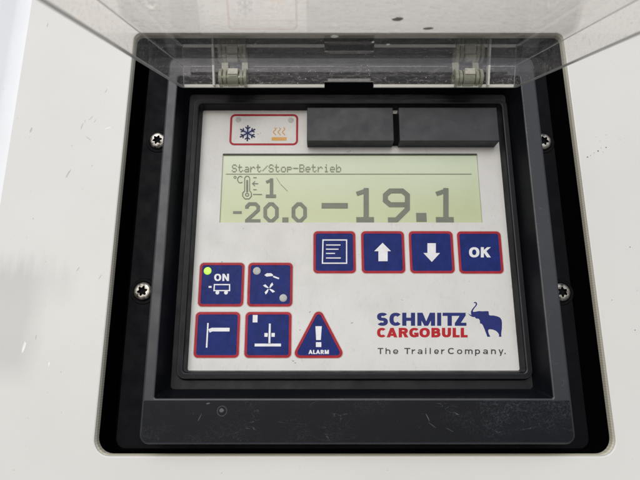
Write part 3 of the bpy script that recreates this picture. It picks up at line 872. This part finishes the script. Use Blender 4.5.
# grime marks on the face plate
for px, py, rx, rz, an in ((222, 262, .5, .25, 0), (223, 263.6, .3, .3, 0), (310, 312, .6, .2, 40), (300, 330, .25, .25, 0), (405, 251, .3, .2, 0), (352, 323, .9, .15, 0), (293, 361, .8, .2, 0), (295, 363, .5, .2, 0), (258, 134.2, .45, .2, 0), (260.5, 133, .25, .2, 0), (277, 128, .2, .3, 0), (348, 152, 1.2, .12, 0), (350, 151, .8, .15, 0), (480, 261, .2, .2, 0), (402, 300, .8, .08, -10)):
    link('grime_spot', blob(None, px, py, rx, rz, an, FY, .04), M['chip_dark'], face)

# ------------------------------------------------------------------ clear lid, swung up on its hinges
HY = FR - 1.0
HZ = at(320, 88, HY)[1]
TILT = math.radians(21.0)
LXA, LXB = at(181, 88, HY)[0], at(516.5, 88, HY)[0]
DEP, LEN, TH = 15.0, 205.0, 2.6
away = Vector((0, math.cos(TILT), math.sin(TILT))); upv = Vector((0, -math.sin(TILT), math.cos(TILT)))
O = Vector((0, HY, HZ))
def lid_pt(x, s, w): return O + Vector((x, 0, 0)) - away * s + upv * w       # s out along the plate, w from the free edge to the plate
n0, n1 = at(324.5, 86, HY)[0], at(373, 86, HY)[0]
def lring(inset, r, wfun):
    pts = rr(LXA + inset, LXB - inset, -LEN + inset, -inset, r)              # z = -s
    out = []
    top = []
    for q in pts: out.append(q)
    # extra points along the hinge side (between the first and second corner), for the notch
    i = 9
    seg = [(n1 + .02, -inset), (n1, -inset), (n0, -inset), (n0 - .02, -inset)]
    out = out[:i] + seg + out[i:]
    res = []
    for j, (x, z) in enumerate(out):
        notch = (i + 1 <= j <= i + 2)
        res.append(lid_pt(x, -z, wfun(notch)))
    return res
bm = bmesh.new()
fe = lambda nt_: 3.4 if nt_ else 0.0
loft(bm, [lring(TH, 2.0, lambda q: DEP - TH), lring(TH, 2.0, lambda q: fe(q) + .3), lring(TH - .3, 2.2, fe), lring(.3, 3.8, fe), lring(0, 4, lambda q: fe(q) + .3), lring(0, 4, lambda q: DEP - .8), lring(.3, 3.8, lambda q: DEP - .2), lring(1.0, 3.4, lambda q: DEP)],
     cap0=True, cap1=True, mat=[0, 1, 1, 1, 0, 0, 0])
for f in bm.faces:
    if len(f.verts) > 4: f.material_index = 0
    elif f.material_index == 1 and -(f.calc_center_median() - O).dot(away) > 4.5: f.material_index = 2
lid = link('lid', bm, [M['acrylic'], M['acrylic_edge'], M['acrylic_side_edge']], unit, label='clear scratched plastic lid swung up on two hinges')

def lid_bar(name, p, q, a, b2, mat):
    """thin bar on the lid from p to q (x, s, w), grown by the offsets a, b2"""
    bm = bmesh.new(); P0, P1 = lid_pt(*p), lid_pt(*q)
    va = lid_pt(*a) - O; vb = lid_pt(*b2) - O
    V = [bm.verts.new(o + da + db) for o in (P0, P1) for da in (Vector(), va) for db in (Vector(), vb)]
    for f in ((0, 1, 3, 2), (4, 6, 7, 5), (0, 4, 5, 1), (2, 3, 7, 6), (0, 2, 6, 4), (1, 5, 7, 3)): bm.faces.new([V[i] for i in f])
    return link(name, bm, mat, lid)
for xa, xb in ((LXA + 3, n0 - .1), (n1 + .1, LXB - 3)):                       # added bright lip painting the light caught by the free edge
    lid_bar('lip', (xa, TH - .1, -.05), (xb, TH - .1, -.05), (0, .6, 0), (0, 0, 1.7), M['acrylic_lip'])
W0, W1 = at(216.5, 75, HY)[0], at(484, 75, HY)[0]
for xa, xb in ((LXA + TH, W0), (W1, LXB - TH)):                               # moulded seam in the corner between hinge wall and plate
    lid_bar('seam', (xa, TH + .02, DEP - TH - .5), (xb, TH + .02, DEP - TH - .5), (0, .35, 0), (0, 0, .45), M['acrylic_seam'])
lid_bar('seam', (W0 + 24, TH + .02, DEP - TH - .5), (n0 + 6, TH + .02, DEP - TH - .5), (0, .3, 0), (0, 0, .35), M['acrylic_seam'])
lid_bar('seam', (n1 - 2, TH + .02, DEP - TH - .5), (W1 - 24, TH + .02, DEP - TH - .5), (0, .3, 0), (0, 0, .35), M['acrylic_seam'])
for x in (LXA + TH + .05, LXB - TH - .4):
    lid_bar('seam', (x, 3.2, DEP - TH - .5), (x, LEN - 5, DEP - TH - .5), (.35, 0, 0), (0, 0, .4), M['acrylic_seam'])
    lid_bar('seam', (x, 3.2, .6), (x, 3.2, DEP - TH - .6), (.35, 0, 0), (0, .35, 0), M['acrylic_seam'])
lid_bar('latch_tab', (n0 + 2, TH - .9, 3.6), (n1 - 2, TH - .9, 3.6), (0, .5, 0), (0, 0, 1.6), M['acrylic_seam'])
# hinges: clear knuckles round a steel pin
def tube(bm, x0, x1, y, z, r, ri=None, n=24, mi=0):
    def c(r, x): return [Vector((x, y + r * math.cos(2 * math.pi * k / n), z + r * math.sin(2 * math.pi * k / n))) for k in range(n)]
    if ri:
        loft(bm, [c(ri, x0), c(r - .3, x0), c(r, x0 + .3), c(r, x1 - .3), c(r - .3, x1), c(ri, x1), c(ri, x0)])
    else:
        loft(bm, [c(r - .3, x0), c(r, x0 + .3), c(r, x1 - .3), c(r - .3, x1)], cap0=True, cap1=True)
for l, r in ((220, 247.5), (453.5, 481)):
    hy, hz = HY - 3.5, at(320, 78.5, HY - 3.5)[1]
    x0, x1 = at(l, 78, hy)[0], at(r, 78, hy)[0]; w = x1 - x0
    bm = bmesh.new()
    tube(bm, x0, x0 + w * .12, hy, hz, 5.6, 2.4); tube(bm, x0 + w * .15, x0 + w * .27, hy, hz, 4.9, 2.4); tube(bm, x0 + w * .30, x0 + w * .70, hy, hz, 5.1, 2.4)
    tube(bm, x0 + w * .74, x0 + w * .86, hy, hz, 4.8, 2.4); tube(bm, x0 + w * .89, x1, hy, hz, 5.6, 2.4)
    xbox(bm, x0 + .2, x0 + w * .26, hy + 1.5, hy + 6, hz + 1, hz + 12, bev=.2)
    xbox(bm, x0 + w * .76, x1 - .2, hy + 1.5, hy + 6, hz + 1, hz + 12, bev=.2)
    h = link('hinge', bm, M['acrylic_hinge'], lid)
    bm = bmesh.new(); tube(bm, x0 + .6, x1 - .6, hy, hz, 2.3)
    link('hinge_pin', bm, M['pin'], h)
    bm = bmesh.new(); xbox(bm, x0 + w * .33, x0 + w * .70, hy - 5.6, hy - 4.7, hz - .5, hz + 3.6, bev=.25)
    link('hinge_clip', bm, M['clip'], h)
# stiffening webs beside the hinges
for px in (216.5, 484):
    x = at(px, 75, HY)[0]; bm = bmesh.new()
    vs = [lid_pt(x + a, b, c) for a in (-.6, .6) for b in (2.7, 6) for c in (.6, DEP - 2.7)]
    V = [bm.verts.new(q) for q in vs]
    for q in ((0, 1, 3, 2), (4, 6, 7, 5), (0, 4, 5, 1), (2, 3, 7, 6), (0, 2, 6, 4), (1, 5, 7, 3)): bm.faces.new([V[i] for i in q])
    link('web', bm, M['acrylic_edge'], lid)

# marks on the lid: two dark scuffs and a white chip near the fold
for px, py, L_, w_, m in ((398, 19, 5.0, .8, M['chip_grey_lid']), (428, 28.5, 4.6, .7, M['chip_grey_lid']), (334.5, 36.5, 3.8, .9, M['chip_white']), (373, 42, 1.2, .5, M['chip_white']), (388, 44.5, 1.8, .5, M['chip_white'])):
    # where the pixel's ray meets the underside of the plate
    u, v = (px - 320) / FPX, (240 - py) / FPX
    d = Vector((u, math.cos(PITCH) - v * math.sin(PITCH), math.sin(PITCH) + v * math.cos(PITCH)))
    n = upv; p0 = lid_pt(0, 0, DEP - TH)
    c = Vector((0, -DIST, 0)); k = (p0 - c).dot(n) / d.dot(n); hit = c + d * k
    bm = bmesh.new(); pts = []
    for q in range(10):
        a = 2 * math.pi * q / 10; f = random.uniform(.75, 1.15)
        pts.append(hit + Vector((1, 0, 0)) * math.cos(a) * L_ / 2 * f + away * math.sin(a) * w_ * 3.0 * f)
    lo = [bm.verts.new(p - n * .08) for p in pts]; hi = [bm.verts.new(p - n * .01) for p in pts]
    bm.faces.new(lo)
    for q in range(10): bm.faces.new((lo[q], lo[(q + 1) % 10], hi[(q + 1) % 10], hi[q]))
    link('lid_scuff', bm, m, lid)
